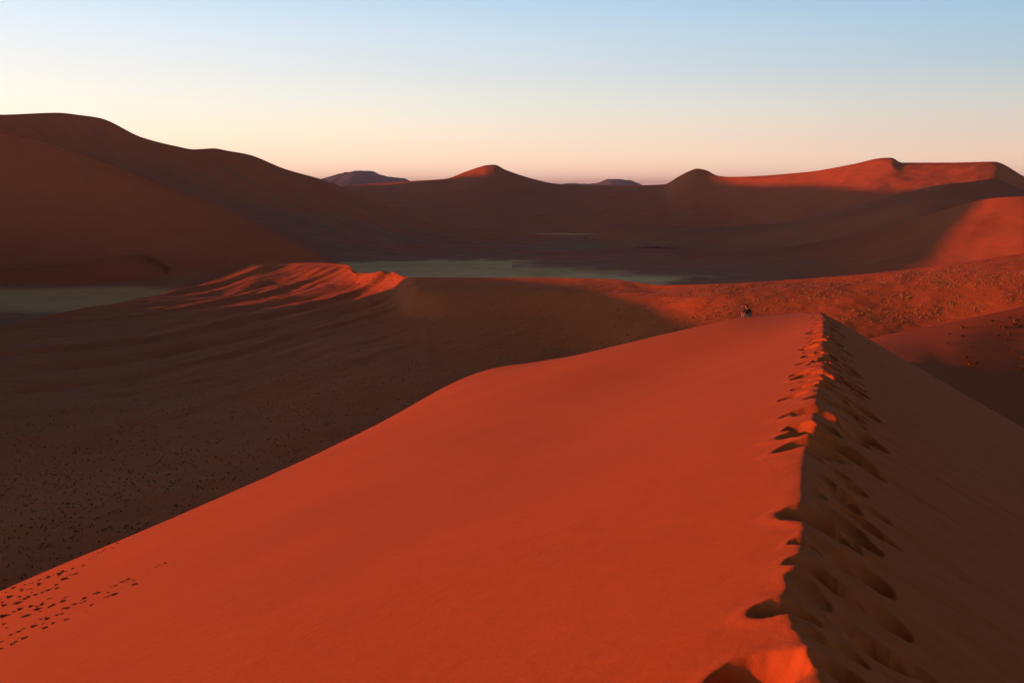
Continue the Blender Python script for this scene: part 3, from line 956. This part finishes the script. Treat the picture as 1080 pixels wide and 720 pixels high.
def build_person():
    skin = plain_material("skin", (.42, .23, .165), .06, 8, .6)
    navy = plain_material("navy_fleece", (.012, .014, .022), .2, 30, .95)
    pale = plain_material("pale_cloth", (.21, .22, .22), .12, 25, .95)
    hairm = plain_material("dark_hair", (.02, .013, .009), .3, 60, .7)
    V, E, R = [], [], []

    def chain(start, pts):
        prev = start
        for p, r in pts:
            V.append(p); R.append(r)
            if prev is not None:
                E.append((prev, len(V) - 1))
            prev = len(V) - 1
        return prev
    pel = chain(None, [((0, 0, .11), (.13, .15))])
    sp = chain(pel, [((.0, 0, .27), (.12, .14)), ((.06, 0, .42), (.12, .155)), ((.11, 0, .54), (.085, .12))])
    nk = chain(sp, [((.15, 0, .625), .055), ((.175, 0, .675), .062)])
    chain(nk, [((.195, 0, .735), .092), ((.185, 0, .80), .088), ((.18, 0, .845), .05)])
    for sgn in (-1, 1):
        y = sgn
        kn = chain(pel, [((.06, .10 * y, .12), .095), ((.24, .125 * y, .31), .080), ((.375, .13 * y, .455), .062)])
        an = chain(kn, [((.44, .125 * y, .30), .060), ((.50, .115 * y, .09), .040)])
        chain(an, [((.545, .12 * y, .045), .042), ((.66, .135 * y, .03), .034), ((.72, .14 * y, .025), .022)])
        wr = chain(sp, [((.10, .165 * y, .525), .065), ((.215, .205 * y, .42), .052), ((.31, .20 * y, .36), .045), ((.43, .10 * y, .43), .036), ((.50, .045 * y, .465), .028)])
        hd = chain(wr, [((.545, .02 * y, .475), .030)])
        for k in range(4):
            f = (k - 1.5) * .017
            l = (.055, .065, .062, .048)[k]
            chain(hd, [((.575, .0 * y + f * .3, .478 + f), .0095), ((.575 + l * .7, -.012 * y, .470 + f), .009), ((.575 + l * .8, -.03 * y, .455 + f), .007)])
        chain(hd, [((.545, .015 * y, .508), .011), ((.565, -.005 * y, .525), .009)])
    body = skin_object("person", V, E, R, skin, root=pel)

    def part(name, pts_edges, mat, root=0):
        v, e, r = pts_edges
        return skin_object(name, v, e, r, mat, root, 2, body)
    # jacket
    v = [(-.01, 0, .13), (-.005, 0, .28), (.055, 0, .43), (.11, 0, .555), (.145, 0, .62)]
    r = [(.155, .18), (.145, .165), (.145, .18), (.11, .15), .075]
    e = [(0, 1), (1, 2), (2, 3), (3, 4)]
    for y in (-1, 1):
        b = len(v)
        v += [(.10, .175 * y, .53), (.215, .21 * y, .42), (.31, .205 * y, .355), (.43, .105 * y, .43), (.485, .055 * y, .458)]
        r += [.082, .070, .062, .052, .042]
        e += [(3, b), (b, b + 1), (b + 1, b + 2), (b + 2, b + 3), (b + 3, b + 4)]
    part("jacket", (v, e, r), navy)
    # shorts
    v = [(-.01, 0, .10)]; r = [(.155, .175)]; e = []
    for y in (-1, 1):
        b = len(v)
        v += [(.07, .105 * y, .125), (.19, .12 * y, .255), (.265, .125 * y, .34)]
        r += [.118, .108, .100]
        e += [(0, b), (b, b + 1), (b + 1, b + 2)]
    part("shorts", (v, e, r), pale)
    # hair: a cap over the skull, open at the face
    vv, ff = [], []
    nu, nv = 20, 12
    for i in range(nv + 1):
        th = math.pi * .66 * i / nv
        for j in range(nu):
            ph = 2 * math.pi * j / nu
            lim = th
            if math.cos(ph) > .2:
                lim = min(th, .95)
            rr = .112 + .006 * math.sin(5 * ph + 3 * th)
            vv.append((.178 + rr * math.sin(lim) * math.cos(ph) * 1.05, rr * .92 * math.sin(lim) * math.sin(ph), .772 + rr * 1.1 * math.cos(lim)))
    for i in range(nv):
        for j in range(nu):
            ff.append((i * nu + j, (i + 1) * nu + j, (i + 1) * nu + (j + 1) % nu, i * nu + (j + 1) % nu))
    me = bpy.data.meshes.new("hair"); me.from_pydata(vv, [], ff); me.materials.append(hairm)
    ho = bpy.data.objects.new("hair", me); COL.objects.link(ho); ho.parent = body
    p = at(790.5, 334, 67.3)
    z = front_height(np.array([p[0]]), np.array([p[1]]))[0][0]
    body.location = (p[0], p[1], z - .035)
    body.rotation_euler = (0, math.radians(4), math.radians(196))
    tag(body, "person sitting on the crest with knees drawn up, dark jacket and pale shorts", "person")


build_person()


# ------------------------------------------------------------------ evening haze over the whole desert
def build_haze():
    m = bpy.data.materials.new("haze")
    m.use_nodes = True
    t = m.node_tree
    t.nodes.clear()
    o = t.nodes.new('ShaderNodeOutputMaterial')
    v = t.nodes.new('ShaderNodeVolumePrincipled')
    v.inputs['Color'].default_value = (.68, .67, .90, 1)
    v.inputs['Density'].default_value = HAZE
    v.inputs['Anisotropy'].default_value = .2
    t.links.new(v.outputs[0], o.inputs['Volume'])
    x = 41000.0
    zs = (-140.0, 300.0)
    P = [(sx * x, sy * x, z) for z in zs for sx, sy in ((-1, -1), (1, -1), (1, 1), (-1, 1))]
    Fc = [(3, 2, 1, 0), (4, 5, 6, 7), (0, 1, 5, 4), (1, 2, 6, 5), (2, 3, 7, 6), (3, 0, 4, 7)]
    me = bpy.data.meshes.new("haze")
    me.from_pydata(P, [], Fc)
    me.materials.append(m)
    ob = bpy.data.objects.new("haze", me)
    COL.objects.link(ob)
    tag(ob, "thin warm evening haze hanging over the dunes", "haze", None, 'stuff')


HAZE = 3.6e-5
build_haze()
